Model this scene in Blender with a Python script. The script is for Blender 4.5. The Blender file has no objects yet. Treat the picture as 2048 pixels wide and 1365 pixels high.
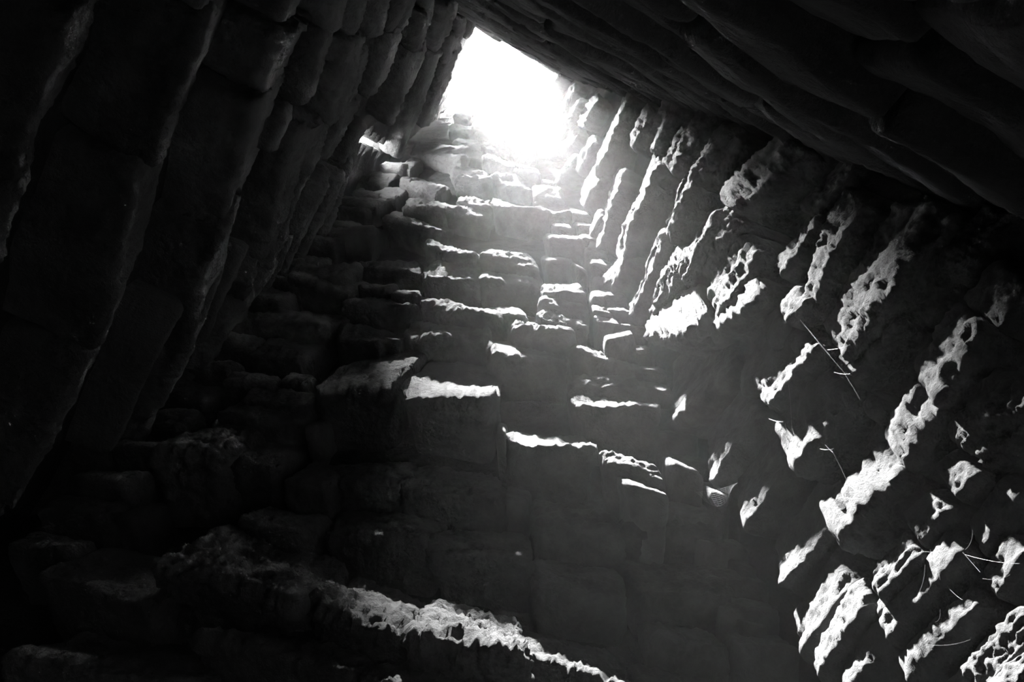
import bpy, bmesh, math, random
import numpy as np
from mathutils import Vector, Matrix

random.seed(7)
rng = np.random.default_rng(7)
scn = bpy.context.scene
COL = scn.collection

# ------------------------------------------------------------------ camera
FPX = 1365.0                                   # 24 mm lens on a 36 mm sensor, 2048 px wide
PITCH = math.atan2(1365.0, 642.0)              # looking steeply up the shaft
EYE = np.array([0.0, 0.0, 1.5])
CF = np.array([0.0, math.cos(PITCH), math.sin(PITCH)])
CU = np.array([0.0, -math.sin(PITCH), math.cos(PITCH)])
CR = np.array([1.0, 0.0, 0.0])
cam = bpy.data.cameras.new('camera')
cam.sensor_width = 36.0
cam.lens = 24.0
cam.clip_start = 0.02
cam_o = bpy.data.objects.new('camera', cam)
COL.objects.link(cam_o)
cam_o.matrix_world = Matrix(((CR[0], CU[0], -CF[0], EYE[0]), (CR[1], CU[1], -CF[1], EYE[1]),
                             (CR[2], CU[2], -CF[2], EYE[2]), (0, 0, 0, 1)))
scn.camera = cam_o


def ray(px, py):
    d = CR * (px - 1024.0) - CU * (py - 682.5) + CF * FPX
    return d / np.linalg.norm(d)


# ------------------------------------------------------------------ light
SUN_E = 96.0
SKY = 60.0
world = bpy.data.worlds.new('world')
scn.world = world
world.use_nodes = True
bg = world.node_tree.nodes['Background']
bg.inputs['Color'].default_value = (1, 1, 1, 1)
bg.inputs['Strength'].default_value = SKY
sun = bpy.data.lights.new('sun', 'SUN')
sun.energy = SUN_E
sun.angle = math.radians(2.1)
sun_o = bpy.data.objects.new('sun', sun)
COL.objects.link(sun_o)
SDIR = ray(919, 13)                           # towards the sun, just behind the rim of the opening
sun_o.rotation_euler = Vector(SDIR).to_track_quat('Z', 'Y').to_euler()
sun_o.location = (0, 0, 32)
scn.view_settings.view_transform = 'Standard'
scn.view_settings.look = 'None'
scn.view_settings.gamma = 1.0
scn.view_settings.use_curve_mapping = False
scn.view_settings.exposure = 0.0
scn.cycles.use_denoising = True
scn.cycles.max_bounces = 8
scn.cycles.diffuse_bounces = 4
scn.cycles.volume_bounces = 1
scn.cycles.sample_clamp_indirect = 4.0
HAZE_DENSITY = 0.0028
HAZE_G = 0.58


# ------------------------------------------------------------------ materials
def stone_material(name, lo, hi, bump=1.0):
    m = bpy.data.materials.new(name)
    m.use_nodes = True
    nt = m.node_tree
    N, L = nt.nodes, nt.links
    b = N['Principled BSDF']
    b.inputs['Roughness'].default_value = 0.92
    b.inputs['Specular IOR Level'].default_value = 0.2
    tc = N.new('ShaderNodeTexCoord')
    n1 = N.new('ShaderNodeTexNoise'); n1.inputs['Scale'].default_value = 7; n1.inputs['Detail'].default_value = 8
    n1.inputs['Roughness'].default_value = 0.65
    L.new(tc.outputs['Object'], n1.inputs['Vector'])
    info = N.new('ShaderNodeObjectInfo')
    add = N.new('ShaderNodeMath'); add.operation = 'MULTIPLY_ADD'
    L.new(info.outputs['Random'], add.inputs[0]); add.inputs[1].default_value = 0.35
    L.new(n1.outputs['Fac'], add.inputs[2])
    mr = N.new('ShaderNodeMapRange')
    mr.inputs['From Min'].default_value = 0.35; mr.inputs['From Max'].default_value = 1.0
    mr.inputs['To Min'].default_value = lo; mr.inputs['To Max'].default_value = hi
    L.new(add.outputs[0], mr.inputs['Value'])
    cc = N.new('ShaderNodeCombineColor')
    for k in range(3):
        L.new(mr.outputs['Result'], cc.inputs[k])
    L.new(cc.outputs[0], b.inputs['Base Color'])
    n2 = N.new('ShaderNodeTexNoise'); n2.inputs['Scale'].default_value = 55; n2.inputs['Detail'].default_value = 7
    n2.inputs['Roughness'].default_value = 0.7
    L.new(tc.outputs['Object'], n2.inputs['Vector'])
    n3 = N.new('ShaderNodeTexNoise'); n3.inputs['Scale'].default_value = 13; n3.inputs['Detail'].default_value = 6
    L.new(tc.outputs['Object'], n3.inputs['Vector'])
    bq = N.new('ShaderNodeBump'); bq.inputs['Strength'].default_value = 0.7 * bump
    bq.inputs['Distance'].default_value = 0.05
    L.new(n3.outputs['Fac'], bq.inputs['Height'])
    bp = N.new('ShaderNodeBump')
    L.new(bq.outputs['Normal'], bp.inputs['Normal']); bp.inputs['Strength'].default_value = 1.0 * bump
    bp.inputs['Distance'].default_value = 0.02
    L.new(n2.outputs['Fac'], bp.inputs['Height'])
    L.new(bp.outputs['Normal'], b.inputs['Normal'])
    return m


def plain_material(name, v, rough=0.8):
    m = bpy.data.materials.new(name)
    m.use_nodes = True
    b = m.node_tree.nodes['Principled BSDF']
    b.inputs['Base Color'].default_value = (v, v, v, 1)
    b.inputs['Roughness'].default_value = rough
    return m


M_STONE = stone_material('weathered_stone', 0.07, 0.17)
M_PACK = stone_material('earth_and_rubble', 0.03, 0.07)
M_FLOOR = stone_material('floor_earth', 0.03, 0.06)
M_WEB = plain_material('spider_silk', 0.4, 0.4)


# ------------------------------------------------------------------ noise
_perm = np.random.default_rng(3).permutation(256)
_perm = np.concatenate([_perm, _perm, _perm])
_g = np.random.default_rng(4).normal(size=(256, 3))
_g /= np.linalg.norm(_g, axis=1)[:, None]


def perlin(p):
    p = np.asarray(p, float)
    i = np.floor(p).astype(int)
    fr = p - i
    i &= 255
    w = fr * fr * fr * (fr * (fr * 6 - 15) + 10)
    out = 0.0
    for dx in (0, 1):
        for dy in (0, 1):
            for dz in (0, 1):
                h = _perm[_perm[_perm[(i[:, 0] + dx) & 255] + ((i[:, 1] + dy) & 255)] + ((i[:, 2] + dz) & 255)]
                g = _g[h]
                d = (fr[:, 0] - dx) * g[:, 0] + (fr[:, 1] - dy) * g[:, 1] + (fr[:, 2] - dz) * g[:, 2]
                wx = w[:, 0] if dx else 1 - w[:, 0]
                wy = w[:, 1] if dy else 1 - w[:, 1]
                wz = w[:, 2] if dz else 1 - w[:, 2]
                out = out + d * wx * wy * wz
    return out


# ------------------------------------------------------------------ the wall planes
def az(a):
    a = math.radians(a)
    return np.array([math.sin(a), math.cos(a), 0.0])


def unit(v):
    return v / np.linalg.norm(v)


class Wall:
    """inner face of one side of the shaft: point P, inward normal n, course direction h, up direction w"""
    def __init__(s, P, n, h):
        s.P, s.n, s.h = P, unit(n), unit(h)
        s.w = unit(np.cross(s.h, s.n))
        if s.w[2] < 0:
            s.w = -s.w

    def hit(s, px, py, o=0.0):
        d = ray(px, py)
        return EYE + d * ((s.P + s.n * o - EYE) @ s.n) / (d @ s.n)

    def uvd(s, p):
        q = p - s.P
        return q @ s.h, q @ s.w, -(q @ s.n)

    def pt(s, u, v, d=0.0):
        return s.P + s.h * u + s.w * v - s.n * d


SC = 1.3
TILT = math.radians(2.2)
hb = az(93.5)
hor = np.array([-hb[1], hb[0], 0.0])
if hor[1] < 0:
    hor = -hor
BACK = Wall(EYE + np.array([0, 1.2 * SC, 0]), -hor * math.cos(TILT) + np.array([0, 0, math.sin(TILT)]), hb)


def plane_from(a, b, d):
    n = unit(np.cross(b - a, d))
    if (EYE - a) @ n < 0:
        n = -n
    return Wall(a, n, d)


RIGHT = plane_from(BACK.hit(1434, 1100), BACK.hit(1154, 400), az(-21))
LEFT = plane_from(BACK.hit(480, 650), BACK.hit(893, 214), az(-27))
FRONT = plane_from(RIGHT.hit(1900, 390), RIGHT.hit(1270, 190), az(62))
WALLS = {'back': BACK, 'right': RIGHT, 'left': LEFT, 'front': FRONT}
VPX = np.array([1024.0, 40.0])
ZTOP = EYE[2] + 19.5 * SC


def mesh_object(name, verts, faces, mat, parent=None, smooth=True):
    me = bpy.data.meshes.new(name)
    me.from_pydata(verts, [], faces)
    me.update()
    bm = bmesh.new()
    bm.from_mesh(me)
    bmesh.ops.recalc_face_normals(bm, faces=bm.faces)
    bm.to_mesh(me)
    bm.free()
    if smooth:
        me.polygons.foreach_set('use_smooth', [True] * len(me.polygons))
    me.materials.append(mat)
    o = bpy.data.objects.new(name, me)
    COL.objects.link(o)
    if parent is not None:
        o.parent = parent
    return o


# ------------------------------------------------------------------ backing of the walls
SLIT_RAY = ray(731, 281)


def backing(name, W, u0, u1, v0, v1, depth, step=0.16, mat=M_PACK, slit=False):
    nu, nv = max(2, int((u1 - u0) / step)), max(2, int((v1 - v0) / step))
    us, vs = np.linspace(u0, u1, nu + 1), np.linspace(v0, v1, nv + 1)
    uu, vv = np.meshgrid(us, vs, indexing='ij')
    P = W.P + uu[..., None] * W.h + vv[..., None] * W.w - depth * W.n
    P = P.reshape(-1, 3)
    nz = perlin(P * 3.1) * 0.07 + perlin(P * 7.7 + 5) * 0.03
    P = P + nz[:, None] * W.n
    faces = []
    for i in range(nu):
        for j in range(nv):
            a = i * (nv + 1) + j
            q = (a, a + nv + 1, a + nv + 2, a + 1)
            if slit:
                c = P[list(q)].mean(axis=0) - EYE
                cs = [c - W.n * k for k in np.linspace(0, 0.26, 7)]
                if min(np.linalg.norm(e - SLIT_RAY * (e @ SLIT_RAY)) for e in cs) < 0.13:
                    continue
            faces.append(q)
    o = mesh_object(name, P.tolist(), faces, mat)
    # give the sheet its thickness away from the shaft
    me = o.data
    flip = sum((me.polygons[k].normal.dot(Vector(W.n)) > 0) for k in range(0, len(me.polygons), 50)) * 100 > len(me.polygons)
    md = o.modifiers.new('thickness', 'SOLIDIFY')
    md.thickness = 0.25
    md.offset = -1.0 if flip else 1.0
    o['kind'] = 'structure'
    return o


vt = lambda W, z: (z - W.P[2]) / W.w[2]
wall_back = backing('wall_back', BACK, -3.2, 3.0, vt(BACK, 0), vt(BACK, ZTOP - 0.3), 0.26, slit=True)
wall_right = backing('wall_right', RIGHT, -3.6, 2.0, vt(RIGHT, 0), vt(RIGHT, ZTOP), 0.26)
wall_left = backing('wall_left', LEFT, -3.8, 2.2, vt(LEFT, 0), vt(LEFT, ZTOP), 0.26, slit=True)
LINTEL = EYE[2] + 0.40
wall_front = backing('wall_front', FRONT, -4.2, 1.5, vt(FRONT, LINTEL), vt(FRONT, ZTOP), 0.16)
WOBJ = {'back': wall_back, 'right': wall_right, 'left': wall_left, 'front': wall_front}


# ------------------------------------------------------------------ stones
NSTONE = 0


def build_stone(wall, A1, A2, B1, B2, nu, nt_, rough=1.0, lump=1.0, mat=None, back=0.34, bulge=0.0, under=0.02, nund=None):
    """A1-A2 lower front edge, B1-B2 upper edge of the sloping face; the body runs on into the wall"""
    global NSTONE
    NSTONE += 1
    W = WALLS[wall]
    u1, va1, da1 = W.uvd(A1); u2, va2, da2 = W.uvd(A2)
    _, vb1, db1 = W.uvd(B1); _, vb2, db2 = W.uvd(B2)
    length = abs(u2 - u1)
    hv = 0.5 * ((vb1 - va1) + (vb2 - va2))
    dist = np.linalg.norm(0.5 * (A1 + A2) - EYE)
    ns_under, ns_top, ns_back = nund or max(8, nt_ // 2 + 4), 5, 3
    # loop of the cross-section as (kind, parameter)
    loop = []
    for k in range(ns_under):
        loop.append((0, (k / ns_under) ** 0.8))            # underside, back to front edge
    for k in range(nt_):
        loop.append((1, k / nt_))                          # sloping face
    for k in range(ns_top):
        loop.append((2, k / ns_top))                       # top, front to back
    for k in range(ns_back):
        loop.append((3, k / ns_back))
    S = len(loop)
    re = min(0.3 * length, 0.018 + 0.05 * hv)
    xs = list(np.linspace(0, length, nu))
    ext = [re * q for q in (0.02, 0.08, 0.2, 0.4, 0.65)]
    xs = sorted(set(xs[1:-1] + ext + [length - e for e in ext]))
    sgn = 1 if u2 > u1 else -1
    wob = rng.uniform(-1, 1, 4)
    rows = []
    wts = []
    for x in xs:
        t = x / length
        va, da = va1 + (va2 - va1) * t, da1 + (da2 - da1) * t
        vb, db = vb1 + (vb2 - vb1) * t, db1 + (db2 - db1) * t
        bow = math.sin(math.pi * t)
        da -= bulge * bow
        h = max(vb - va, 0.02)
        # profile
        ring = []
        for kind, q in loop:
            if kind == 0:
                d, v = (back + db) * (1 - q) + da * q, va - under * (1 - q)
            elif kind == 1:
                d, v = da + (db - da) * q, va + h * q
            elif kind == 2:
                d, v = db + back * q, va + h
            else:
                d, v = db + back, va + h * (1 - q) - under * q
            ring.append((d, v))
        ring = np.array(ring)
        for _ in range(2):
            ring = 0.5 * ring + 0.25 * (np.roll(ring, 1, 0) + np.roll(ring, -1, 0))
        e = min(x, length - x)
        s = 1.0
        if e < re:
            s = (1 - (1 - e / re) ** 2.4) ** (1 / 2.4)
        cen = np.array([da + 0.5 * back, va + 0.5 * h])
        ring = cen + (ring - cen) * np.array([0.45 + 0.55 * s, 0.30 + 0.70 * s])
        rows.append(np.stack([np.full(S, u1 + sgn * x), ring[:, 1], ring[:, 0]], 1))
    G = np.array(rows)                                     # R x S x (u, v, d)
    R_ = G.shape[0]
    P = W.P + G[..., 0:1] * W.h + G[..., 1:2] * W.w - G[..., 2:3] * W.n
    du = np.gradient(P, axis=0)
    ds = np.roll(P, -1, 1) - np.roll(P, 1, 1)
    Nn = np.cross(du, ds)
    Nn /= np.linalg.norm(Nn, axis=2)[..., None] + 1e-9
    cen = P.mean(axis=(0, 1))
    if ((P - cen) * Nn).sum(axis=2).mean() < 0:
        Nn = -Nn
    fs = (2.2 / dist) ** 0.55
    size = min(1.0 / fs, hv / 0.2, length / 0.25)
    q = np.stack([G[..., 0] * 0.65, G[..., 1], G[..., 2]], -1).reshape(-1, 3) + NSTONE * 3.71
    warp = np.stack([perlin(q * 5 * fs + 11), perlin(q * 5 * fs + 31), perlin(q * 5 * fs + 51)], 1) * 0.06
    qq = q + warp
    a = perlin(qq * 4.2 * fs) * 0.038
    b = perlin(qq * 11 * fs + 7) * 0.022
    c = (0.32 - np.abs(perlin(qq * 21 * fs + 3))) * 0.034 * lump
    c2 = (0.30 - np.abs(perlin(qq * 46 * fs + 3))) * 0.020 * lump
    d4 = perlin(qq * 95 * fs + 9) * 0.012
    pit = np.clip(perlin(qq * 15 * fs + 77) - 0.22, 0, 1) * -0.05 * lump
    vec = np.stack([perlin(q * 3.3 * fs + 131), perlin(q * 3.3 * fs + 151), perlin(q * 3.3 * fs + 171)], 1) * (0.03 if wall == 'right' else 0.05) * size
    P = P + vec.reshape(R_, S, 3)
    disp = (a + b + c + c2 + d4 + pit).reshape(R_, S) * size * rough
    wfront = np.clip(1.0 - (G[..., 2] - min(da1, da2)) / 0.45, 0.15, 1)
    P = P + Nn * (disp * wfront)[..., None]
    verts = P.reshape(-1, 3).tolist()
    faces = []
    for i in range(R_ - 1):
        for j in range(S):
            k = (j + 1) % S
            faces.append((i * S + j, i * S + k, (i + 1) * S + k, (i + 1) * S + j))
    for i in (0, R_ - 1):
        verts.append(P[i].mean(axis=0).tolist())
        cidx = len(verts) - 1
        for j in range(S):
            faces.append((i * S + j, i * S + (j + 1) % S, cidx))
    # origin at the stone's own place
    org = np.array(P.mean(axis=(0, 1)))
    verts = [(v[0] - org[0], v[1] - org[1], v[2] - org[2]) for v in verts]
    o = mesh_object('stone', verts, faces, mat or M_STONE, WOBJ[wall])
    o.location = org
    return o


def S(wall, x1, y1, x2, y2, t, g, o=0.0, rough=1.0, lump=1.0, bulge=0.0, amax=34):
    """stone whose lower front edge runs from pixel 1 to pixel 2 on the wall plane (o: proud of it);
    t: length of the sloping face, g: of the dark underside, both in pixels towards the zenith"""
    W = WALLS[wall]
    A, B = [], []
    for x, y in ((x1, y1), (x2, y2)):
        e = np.array([x, y], float)
        dv = VPX - e
        dist = np.linalg.norm(dv)
        dv = dv / dist
        tt = min(t, 0.45 * dist)
        gg = min(0.9 * g, 0.4 * dist)
        T = e + dv * tt
        Gp = T + dv * gg
        a = W.hit(x, y, o)
        gp = W.hit(Gp[0], Gp[1], o)
        _, va, da = W.uvd(a)
        ua = W.uvd(a)[0]
        vb = W.uvd(gp)[1]
        hvv = min(max(vb - va, 0.03), 1.6)
        r = ray(T[0], T[1])
        k = ((W.P + W.w * (va + hvv) - EYE) @ W.w) / (r @ W.w)
        b = EYE + r * k
        ub, vb2, db = W.uvd(b)
        dd = min(max(db - da, 0.004), math.tan(math.radians(amax)) * hvv, 0.30)
        A.append(a)
        B.append(W.pt(ua, va + hvv, da + dd))
    lpx = math.hypot(x2 - x1, y2 - y1)
    for q in (0, 1):                           # no two corners alike
        j = 0.08 * np.linalg.norm(A[0] - A[1])
        A[q] = A[q] + W.w * random.uniform(-j, j) * 0.6 + W.n * random.uniform(-j, j) * 0.6
    nu = int(min(max(lpx / 3.2, 10), 74))
    nt_ = int(min(max(t / 2.2, 8), 34))
    ext = 0.02 * (A[1] - A[0])
    return build_stone(wall, A[0] - ext, A[1] + ext, B[0] - ext, B[1] + ext, nu, nt_, rough, lump, bulge=bulge,
                       nund=int(min(max(g / 3.6, 8), 36)))


BACK_STONES = [
    # --- by the opening
    (905, 232, 935, 236, 10, 12), (942, 236, 990, 250, 12, 8), (992, 238, 1036, 252, 18, 8), (893, 262, 942, 266, 18, 8),
    (945, 258, 993, 270, 11, 8), (997, 258, 1036, 266, 8, 10), (1000, 268, 1060, 286, 8, 9), (907, 283, 960, 294, 10, 10),
    (962, 290, 1020, 314, 12, 12), (950, 278, 1008, 290, 12, 6), (1015, 284, 1078, 295, 7, 20), (1028, 308, 1072, 320, 5, 13),
    (905, 300, 966, 315, 9, 14), (968, 318, 1028, 336, 10, 14), (1030, 330, 1078, 341, 6, 8), (1030, 339, 1080, 354, 7, 15),
    (820, 302, 928, 326, 34, 46), (905, 360, 982, 365, 18, 26), (985, 362, 1068, 378, 18, 28), (1085, 362, 1115, 368, 6, 15),
    (1069, 392, 1130, 396, 20, 10), (1072, 421, 1142, 426, 20, 14), (800, 362, 882, 386, 8, 30), (905, 336, 966, 342, 8, 16),
    (914, 403, 982, 415, 12, 10), (883, 417, 980, 431, 8, 74), (983, 414, 1100, 432, 15, 84, 0.02),
    (800, 416, 882, 424, 13, 22), (760, 442, 876, 466, 16, 54), (668, 403, 757, 412, 10, 34), (620, 461, 745, 471, 9, 40),
    (740, 386, 797, 388, 10, 30), (735, 263, 796, 264, 6, 78, 0.03), (700, 352, 742, 352, 12, 20), (798, 330, 822, 335, 20, 30),
    (850, 497, 952, 518, 15, 12), (965, 517, 1072, 537, 25, 14), (705, 531, 833, 541, 18, 28), (845, 556, 960, 560, 34, 40),
    (962, 562, 1080, 571, 18, 40), (570, 548, 690, 555, 34, 10), (570, 562, 702, 580, 12, 66), (715, 577, 782, 582, 14, 10),
    (785, 592, 836, 594, 12, 10), (690, 607, 826, 616, 15, 60), (840, 614, 990, 641, 15, 16), (980, 622, 1052, 632, 18, 16),
    (1085, 590, 1168, 592, 22, 10), (1085, 618, 1172, 622, 20, 8), (1086, 642, 1182, 657, 18, 10), (1020, 657, 1140, 692, 28, 14),
    (800, 674, 970, 676, 35, 105), (765, 676, 800, 679, 8, 84), (978, 707, 1138, 712, 22, 84, 0.02), (1150, 707, 1262, 752, 28, 16),
    (1148, 777, 1282, 784, 28, 12), (1155, 810, 1314, 815, 27, 96, 0.05), (615, 786, 790, 780, 52, 150, 0.06),
    (800, 792, 985, 817, 20, 170, 0.06), (990, 858, 1012, 863, 15, 60, 0.03), (1020, 880, 1180, 902, 22, 120, 0.07),
    (1216, 935, 1335, 975, 34, 10, 0.06), (1250, 968, 1336, 1000, 32, 100, 0.10), (1345, 928, 1414, 957, 20, 46, 0.08),
    (1183, 600, 1214, 602, 22, 6), (1186, 622, 1230, 632, 16, 6), (1190, 643, 1242, 655, 14, 6),
    (1095, 487, 1168, 489, 20, 22), (1088, 523, 1147, 525, 14, 60), (1148, 530, 1176, 545, 12, 50), (1105, 455, 1150, 458, 12, 12),
    (490, 702, 606, 717, 30, 60), (475, 797, 612, 810, 25, 14), (430, 823, 600, 834, 28, 60), (605, 852, 634, 854, 15, 60),
    (500, 640, 655, 660, 24, 50), (660, 665, 762, 690, 18, 90), (555, 762, 612, 770, 22, 20), (440, 768, 540, 772, 20, 16),
    (450, 924, 548, 934, 45, 80), (475, 1042, 612, 1078, 34, 80, 0.0), (300, 912, 437, 918, 92, 120, 0.07, 1.3, 1.5),
    (222, 1037, 272, 1040, 36, 60), (560, 960, 650, 968, 40, 70),
    (660, 960, 800, 968, 40, 90, -0.06), (805, 985, 1000, 1000, 50, 100, -0.06), (1008, 985, 1062, 990, 30, 90, -0.06), (1066, 1045, 1245, 1058, 60, 80, -0.06),
    (1255, 1060, 1440, 1072, 50, 80, -0.06), (640, 1068, 858, 1092, 50, 80, -0.06), (865, 1110, 1056, 1130, 60, 90, -0.06), (1062, 1178, 1260, 1200, 70, 90, -0.06),
    (1265, 1170, 1466, 1180, 60, 90, -0.06), (1300, 1280, 1470, 1300, 60, 100, -0.06), (1480, 1250, 1545, 1262, 60, 120, -0.06), (1480, 1130, 1520, 1140, 50, 110, -0.06),
    (1345, 1030, 1440, 1040, 40, 50, -0.04), (1420, 985, 1462, 1000, 20, 40, 0.04),
    (1212, 682, 1272, 668, 14, 6, 0.10, 0.5, 0.5),
    # --- the protruding course across the foot of the view
    (312, 1118, 612, 1190, 62, 150, 0.16, 1.25, 1.7), (616, 1205, 812, 1262, 52, 150, 0.16, 1.25, 1.7),
    (822, 1275, 1036, 1318, 56, 150, 0.16, 1.25, 1.7), (1040, 1325, 1266, 1382, 52, 150, 0.0, 1.0, 1.2),
    (1270, 1385, 1480, 1430, 46, 150, 0.0), (60, 1150, 305, 1200, 60, 170, 0.10),
    (380, 1300, 700, 1365, 40, 150, 0.14), (20, 1310, 370, 1380, 40, 150, 0.12), (705, 1380, 1000, 1440, 40, 150, 0.12),
]
RIGHT_STONES = [
    (1690, 724, 1900, 430, 46, 100, 0.03), (1694, 766, 1792, 636, 10, 120, 0.01), (1530, 828, 1644, 694, 44, 80, 0.02),
    (1590, 950, 1704, 795, 20, 120, 0.01), (1736, 842, 1758, 818, 16, 40), (1668, 1088, 1802, 950, 16, 110, 0.02),
    (1805, 945, 1892, 815, 24, 100, 0.02), (1884, 820, 1988, 668, 38, 100, 0.02), (1992, 664, 2075, 560, 38, 110, 0.02),
    (1660, 1038, 1698, 988, 16, 50), (1765, 1208, 1852, 1114, 46, 40, 0.02), (1826, 1090, 1908, 1022, 32, 60, 0.02),
    (1906, 1004, 1962, 945, 42, 60, 0.02), (1964, 944, 2065, 790, 50, 90, 0.02), (1758, 1244, 1852, 1134, 10, 40),
    (1775, 1294, 1932, 1104, 20, 60, 0.02), (1862, 1274, 1897, 1242, 16, 30, 0.02), (1810, 1374, 1977, 1218, 18, 60, 0.02),
    (1826, 1308, 1850, 1284, 12, 30), (1985, 1204, 2065, 1110, 30, 60, 0.02), (1940, 1404, 2075, 1262, 50, 30, 0.04, 1.2, 1.5),
    (1990, 1424, 2110, 1300, 40, 30, 0.06, 1.2, 1.5), (1900, 1420, 2010, 1300, 26, 40, 0.02), (1640, 1374, 1748, 1218, 28, 60),
    (1700, 1400, 1790, 1290, 24, 60), (1960, 1110, 2060, 990, 20, 80),
    (1296, 690, 1412, 645, 32, 150, 0.05, 1.3), (1424, 664, 1530, 590, 26, 130, 0.03), (1572, 655, 1624, 600, 36, 40, 0.03),
    (1626, 634, 1668, 500, 22, 40, 0.02), (1662, 522, 1738, 396, 40, 60, 0.01), (1446, 645, 1518, 504, 32, 50, 0.01),
    (1255, 645, 1338, 490, 26, 14), (1342, 482, 1394, 370, 30, 12), (1302, 645, 1372, 520, 26, 20), (1376, 562, 1442, 440, 36, 14),
    (1412, 566, 1484, 450, 30, 12), (1444, 452, 1505, 385, 22, 14), (1195, 512, 1248, 365, 24, 28), (1236, 545, 1328, 330, 22, 28),
    (1165, 424, 1202, 357, 14, 40), (1196, 357, 1268, 190, 14, 38), (1155, 260, 1192, 200, 9, 20), (1132, 254, 1160, 205, 8, 12),
    (1117, 318, 1148, 268, 9, 30), (1092, 292, 1110, 246, 9, 14), (1064, 234, 1107, 205, 11, 22), (1022, 222, 1050, 172, 13, 10),
    (1056, 222, 1098, 172, 8, 8), (1100, 190, 1128, 152, 8, 10), (1120, 225, 1150, 175, 8, 10), (1090, 330, 1115, 300, 8, 14),
    (1105, 395, 1150, 330, 14, 18), (1150, 345, 1185, 285, 10, 20),
    (1306, 304, 1348, 200, 20, 16), (1332, 345, 1392, 245, 18, 12), (1352, 354, 1430, 228, 14, 22), (1396, 374, 1468, 256, 20, 16),
    (1432, 380, 1486, 268, 18, 70), (1480, 434, 1614, 300, 26, 70, 0.02), (1560, 555, 1645, 440, 18, 36), (1270, 300, 1310, 215, 20, 14),
    (1215, 590, 1258, 520, 22, 16), (1180, 480, 1200, 440, 14, 16), (1620, 430, 1720, 330, 20, 50), (1740, 560, 1830, 420, 20, 60),
    (1920, 560, 2060, 395, 24, 80), (1560, 1180, 1680, 1010, 40, 80, -0.06, 0.6), (1490, 1060, 1580, 930, 60, 90, -0.07, 0.6), (1600, 1320, 1700, 1170, 40, 80, -0.05, 0.6),
    (1340, 860, 1480, 720, 70, 100, -0.07, 0.6), (1420, 980, 1530, 850, 60, 90, -0.07, 0.6), (1480, 790, 1560, 690, 50, 80, -0.05, 0.6),
    (1170, 528, 1181, 490, 8, 6, 0.03), (1760, 1000, 1830, 910, 30, 70), (1540, 700, 1572, 640, 24, 60),
]
LEFT_STONES = [
    (442, 472, 520, 204, 16, 170, 0.02), (521, 202, 570, 60, 14, 170, 0.02), (368, 705, 437, 452, 28, 160, 0.02), (300, 855, 366, 708, 12, 160, 0.02),
    (168, 1098, 297, 858, 10, 190, 0.02), (40, 1295, 166, 1100, 12, 190, 0.02), (545, 312, 572, 238, 11, 44), (604, 210, 662, 60, 11, 44),
    (522, 518, 616, 268, 22, 22), (548, 496, 612, 348, 9, 20), (470, 668, 490, 572, 16, 40), (404, 760, 470, 640, 30, 60, 0.04),
    (655, 244, 702, 78, 30, 16), (730, 208, 784, 72, 11, 36), (697, 200, 730, 92, 7, 16), (660, 184, 702, 108, 10, 12),
    (610, 350, 660, 240, 20, 16), (640, 330, 690, 215, 14, 22), (660, 60, 680, -20, 14, 20), (700, 78, 724, -20, 16, 24), (560, 55, 590, -30, 14, 60),
    (740, 70, 765, -20, 12, 24), (800, 60, 818, -20, 10, 30), (872, 258, 942, 132, 6, 96, 0.05), (888, 130, 910, 74, 6, 20), (930, 78, 950, 28, 6, 14),
    (905, 215, 934, 150, 6, 10), (500, 600, 560, 470, 22, 26), (360, 800, 400, 745, 20, 60), (505, 610, 545, 545, 14, 24), (590, 470, 640, 370, 18, 20),
    (850, 60, 870, -10, 8, 24), (900, 45, 915, -5, 6, 14), (690, 330, 722, 270, 10, 20), (775, 64, 800, -10, 8, 16),
    (792, 320, 872, 112, 20, 30), (852, 258, 908, 110, 10, 20), (770, 250, 838, 100, 14, 26), (872, 112, 896, 10, 8, 20), (828, 108, 850, 20, 12, 24),
    (910, 110, 925, 40, 6, 12),
    # big dark blocks low on the left
    (180, 700, 300, 330, 40, 160), (300, 330, 400, 30, 40, 160), (20, 1040, 175, 710, 40, 190), (-120, 800, 10, 380, 40, 200), (10, 380, 140, 20, 40, 200),
    (-160, 1300, 15, 1050, 40, 200), (400, 30, 430, -60, 40, 120), (140, 20, 190, -120, 40, 160),
]
y = 425.0
while y < 1330:                                # the stones that bond the corner of the back and right walls
    step = 22 + (y - 400) * 0.06
    x = 1148 + (y - 400) * 0.424
    BACK_STONES.append((x - step * 0.7, y + step * 0.1, x + step * 1.0, y + step * 0.25, step * 0.4, step * 0.55,
                        random.uniform(-0.02, 0.02) if y < 800 else -0.08))
    y += step
y = 330.0
while y < 1100:                                # and of the back and left walls
    step = 22 + (y - 250) * 0.06
    x = 480 - (y - 650) * 0.934
    BACK_STONES.append((x - step * 0.9, y, x + step * 0.9, y + step * 0.2, step * 0.4, step * 0.55, random.uniform(-0.02, 0.02)))
    y += step
y = 480.0
while y < 960:                                 # recessed stones of the left wall by the corner
    x = 480 - (y - 650) * 0.959 - 4
    h = (y - 60) * 0.34
    LEFT_STONES.append((x, y, x + 0.42 * h, y - h, 12, 16, -0.04))
    y += 30 + (y - 300) * 0.05
for a in BACK_STONES:
    S('back', *a)
for a in RIGHT_STONES:
    S('right', *a, amax=5 if a[1] < 660 and a[0] < 1560 else 13)
for a in LEFT_STONES:
    S('left', *a)


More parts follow.
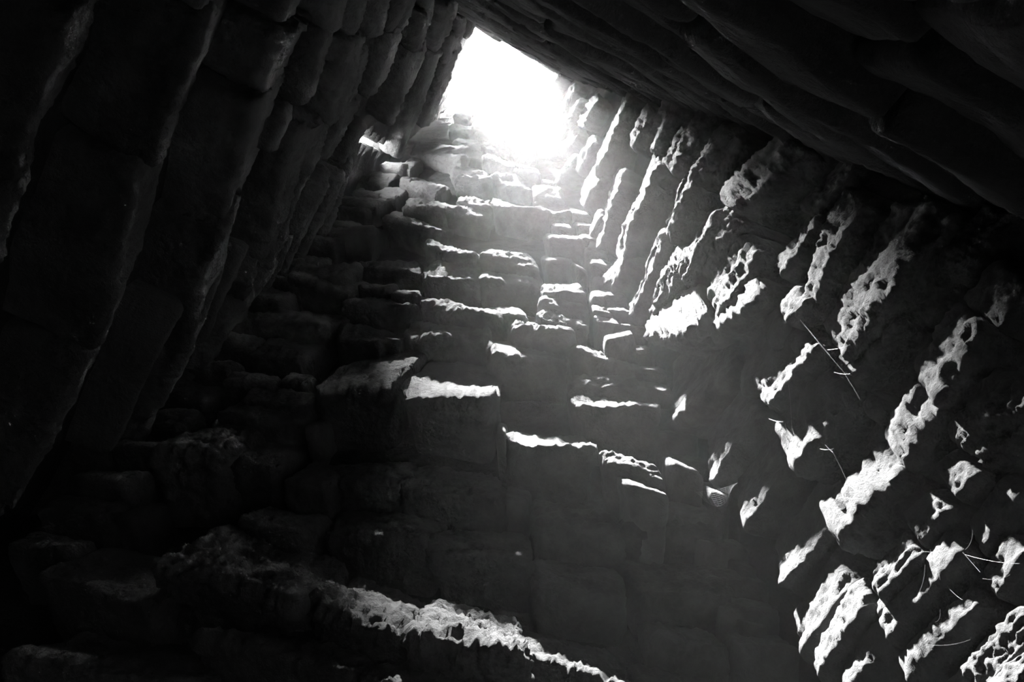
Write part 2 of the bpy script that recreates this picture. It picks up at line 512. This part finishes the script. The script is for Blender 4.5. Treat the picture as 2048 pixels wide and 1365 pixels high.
def course_rows(wall, u0, u1, v0, v1, hmin, hmax, lmin, lmax, tiltd=0.03, rough=0.7, res=34, skip=None):
    """plain courses of blocks laid row upon row"""
    W = WALLS[wall]
    v = v0
    while v < v1:
        h = random.uniform(hmin, hmax)
        u = u0 - random.uniform(0, lmax * 0.6)
        while u < u1:
            l = random.uniform(lmin, lmax)
            d = random.uniform(-0.02, 0.03)
            if skip is None or not skip(u + l / 2, v + h / 2):
                build_stone(wall, W.pt(u + 0.006, v + 0.005, d), W.pt(u + l - 0.006, v + 0.005 + random.uniform(-0.02, 0.02), d),
                            W.pt(u + 0.006, v + h, d + tiltd), W.pt(u + l - 0.006, v + h, d + tiltd + random.uniform(-0.01, 0.02)),
                            res, 14, rough, 0.5, back=0.3)
            u += l
        v += h


fu = [FRONT.uvd(FRONT.hit(*p))[0] for p in ((2048, 390), (1100, 20), (1300, 10), (1900, 0))]
course_rows('front', min(fu) - 0.9, max(fu) + 0.9, vt(FRONT, LINTEL), vt(FRONT, LINTEL + 3.4), 0.24, 0.36, 0.7, 1.2)
course_rows('front', min(fu) - 0.9, max(fu) + 0.9, vt(FRONT, LINTEL + 3.6), vt(FRONT, ZTOP), 0.5, 0.8, 1.0, 1.8, res=16)

# ------------------------------------------------------------------ floor, passage behind the camera
def slab(name, lo, hi, mat):
    x0, y0, z0 = lo; x1, y1, z1 = hi
    v = [(x, y, z) for x in (x0, x1) for y in (y0, y1) for z in (z0, z1)]
    f = [(0, 1, 3, 2), (4, 6, 7, 5), (0, 4, 5, 1), (2, 3, 7, 6), (0, 2, 6, 4), (1, 5, 7, 3)]
    o = mesh_object(name, v, f, mat, smooth=False)
    o['kind'] = 'structure'
    return o


slab('floor', (-4, -5, -0.3), (4, 4, 0.0), M_FLOOR)
slab('ceiling', (-4, -5, LINTEL + 0.15), (4, -0.75, LINTEL + 0.6), M_PACK)
slab('wall_passage', (-4, -5.2, 0), (4, -4.8, LINTEL + 0.5), M_PACK)

# ------------------------------------------------------------------ cobwebs
def web_mesh(name, threads, r, label):
    """threads: list of polylines of 3-D points; each becomes a fine three-sided tube"""
    verts, faces = [], []
    for pts in threads:
        pts = [np.array(p) for p in pts]
        base = len(verts)
        for i, p in enumerate(pts):
            t = unit(pts[min(i + 1, len(pts) - 1)] - pts[max(i - 1, 0)])
            a = unit(np.cross(t, np.array([0.31, 0.27, 0.91])))
            b = np.cross(t, a)
            for k in range(3):
                th = k * 2 * math.pi / 3
                verts.append(p + (a * math.cos(th) + b * math.sin(th)) * r)
        for i in range(len(pts) - 1):
            for k in range(3):
                q = base + i * 3
                faces.append((q + k, q + (k + 1) % 3, q + 3 + (k + 1) % 3, q + 3 + k))
    org = verts[0].copy()
    o = mesh_object(name, [(v - org).tolist() for v in verts], faces, M_WEB)
    o.location = org
    o['label'] = label
    o['category'] = 'cobweb'
    o['group'] = 'cobwebs on the stones'
    return o


def sag(a, b, amount, n=8):
    out = []
    for i in range(n + 1):
        t = i / n
        p = a * (1 - t) + b * t
        out.append(p - np.array([0, 0, amount * 4 * t * (1 - t)]))
    return out


# the sheet web slung in the corner of the back and right walls
wa, wb = BACK.hit(1392, 985, 0.02), RIGHT.hit(1476, 966, 0.03)
wc, wd = BACK.hit(1410, 1003, 0.02), RIGHT.hit(1462, 975, 0.02)
th = []
for k in range(9):
    f = k / 8
    th.append(sag(wa * (1 - f) + wc * f, wb * (1 - f) + wd * f, 0.012 + 0.045 * f, 10))
for k in range(13):
    f = 0.14 + 0.06 * k
    col = [np.array(t_[int(round(f * 10))]) for t_ in th[:9]]
    th.append([c + np.array([0, 0, 0.002 * math.sin(7 * j + k)]) for j, c in enumerate(col)])
web_mesh('spider_web', th, 0.00022, 'white sheet cobweb slung across the corner where the two sunlit walls meet')


def threads_on_right(pairs, label, o0=0.05, r=0.0002):
    t_ = []
    for (x1, y1, x2, y2) in pairs:
        t_.append(sag(RIGHT.hit(x1, y1, o0), RIGHT.hit(x2, y2, o0 + 0.01), 0.006, 6))
    web_mesh('cobweb', t_, r, label)


threads_on_right([(1577, 770, 1584, 880), (1584, 880, 1586, 900), (1538, 838, 1566, 844), (1584, 858, 1590, 880)],
                 'single thin cobweb thread hanging below the short brightly sunlit stone')
threads_on_right([(1610, 652, 1660, 712), (1655, 700, 1700, 690), (1640, 690, 1690, 748), (1668, 745, 1700, 748), (1600, 640, 1640, 690), (1690, 750, 1720, 800)],
                 'tangled cobweb threads between the long sloping block and the bright stone beneath')
threads_on_right([(1650, 890, 1665, 905), (1663, 900, 1698, 972), (1698, 972, 1725, 985), (1698, 985, 1735, 975), (1690, 995, 1728, 995), (1640, 898, 1668, 897)],
                 'loose cobweb threads fanned above the long thin sunlit ledge')
threads_on_right([(1850, 1104, 1908, 1094), (1860, 1100, 1880, 1160), (1930, 1100, 1945, 1060), (1930, 1110, 2040, 1128), (1965, 1158, 2020, 1150),
                  (1900, 1180, 1925, 1200), (1835, 1190, 1850, 1130), (1850, 1290, 1940, 1280), (1870, 1245, 1880, 1220), (1925, 1105, 1960, 1145)],
                 'wide tangle of cobweb threads over the lumpy sunlit stones', 0.07)

# ------------------------------------------------------------------ haze
hm = bpy.data.materials.new('dusty_air')
hm.use_nodes = True
nt = hm.node_tree
nt.nodes.remove(nt.nodes['Principled BSDF'])
vs = nt.nodes.new('ShaderNodeVolumeScatter')
vs.inputs['Color'].default_value = (1, 1, 1, 1)
vs.inputs['Density'].default_value = HAZE_DENSITY
vs.inputs['Anisotropy'].default_value = HAZE_G
nt.links.new(vs.outputs[0], nt.nodes['Material Output'].inputs['Volume'])
def corner(a, b, z):
    A = np.array([a.n, b.n, [0, 0, 1.0]])
    return np.linalg.solve(A, [a.n @ a.P + 0.02, b.n @ b.P + 0.02, z])


hv_ = []
for z in (0.02, ZTOP - 0.4):
    for a, b in ((LEFT, BACK), (BACK, RIGHT), (RIGHT, FRONT), (FRONT, LEFT)):
        hv_.append(corner(a, b, z).tolist())
hz = mesh_object('haze', hv_, [(0, 1, 2, 3), (4, 5, 6, 7), (0, 1, 5, 4), (1, 2, 6, 5), (2, 3, 7, 6), (3, 0, 4, 7)], hm, smooth=False)
hz['kind'] = 'stuff'
hz['label'] = 'thin dusty haze in the air of the stone shaft'
hz['category'] = 'haze'
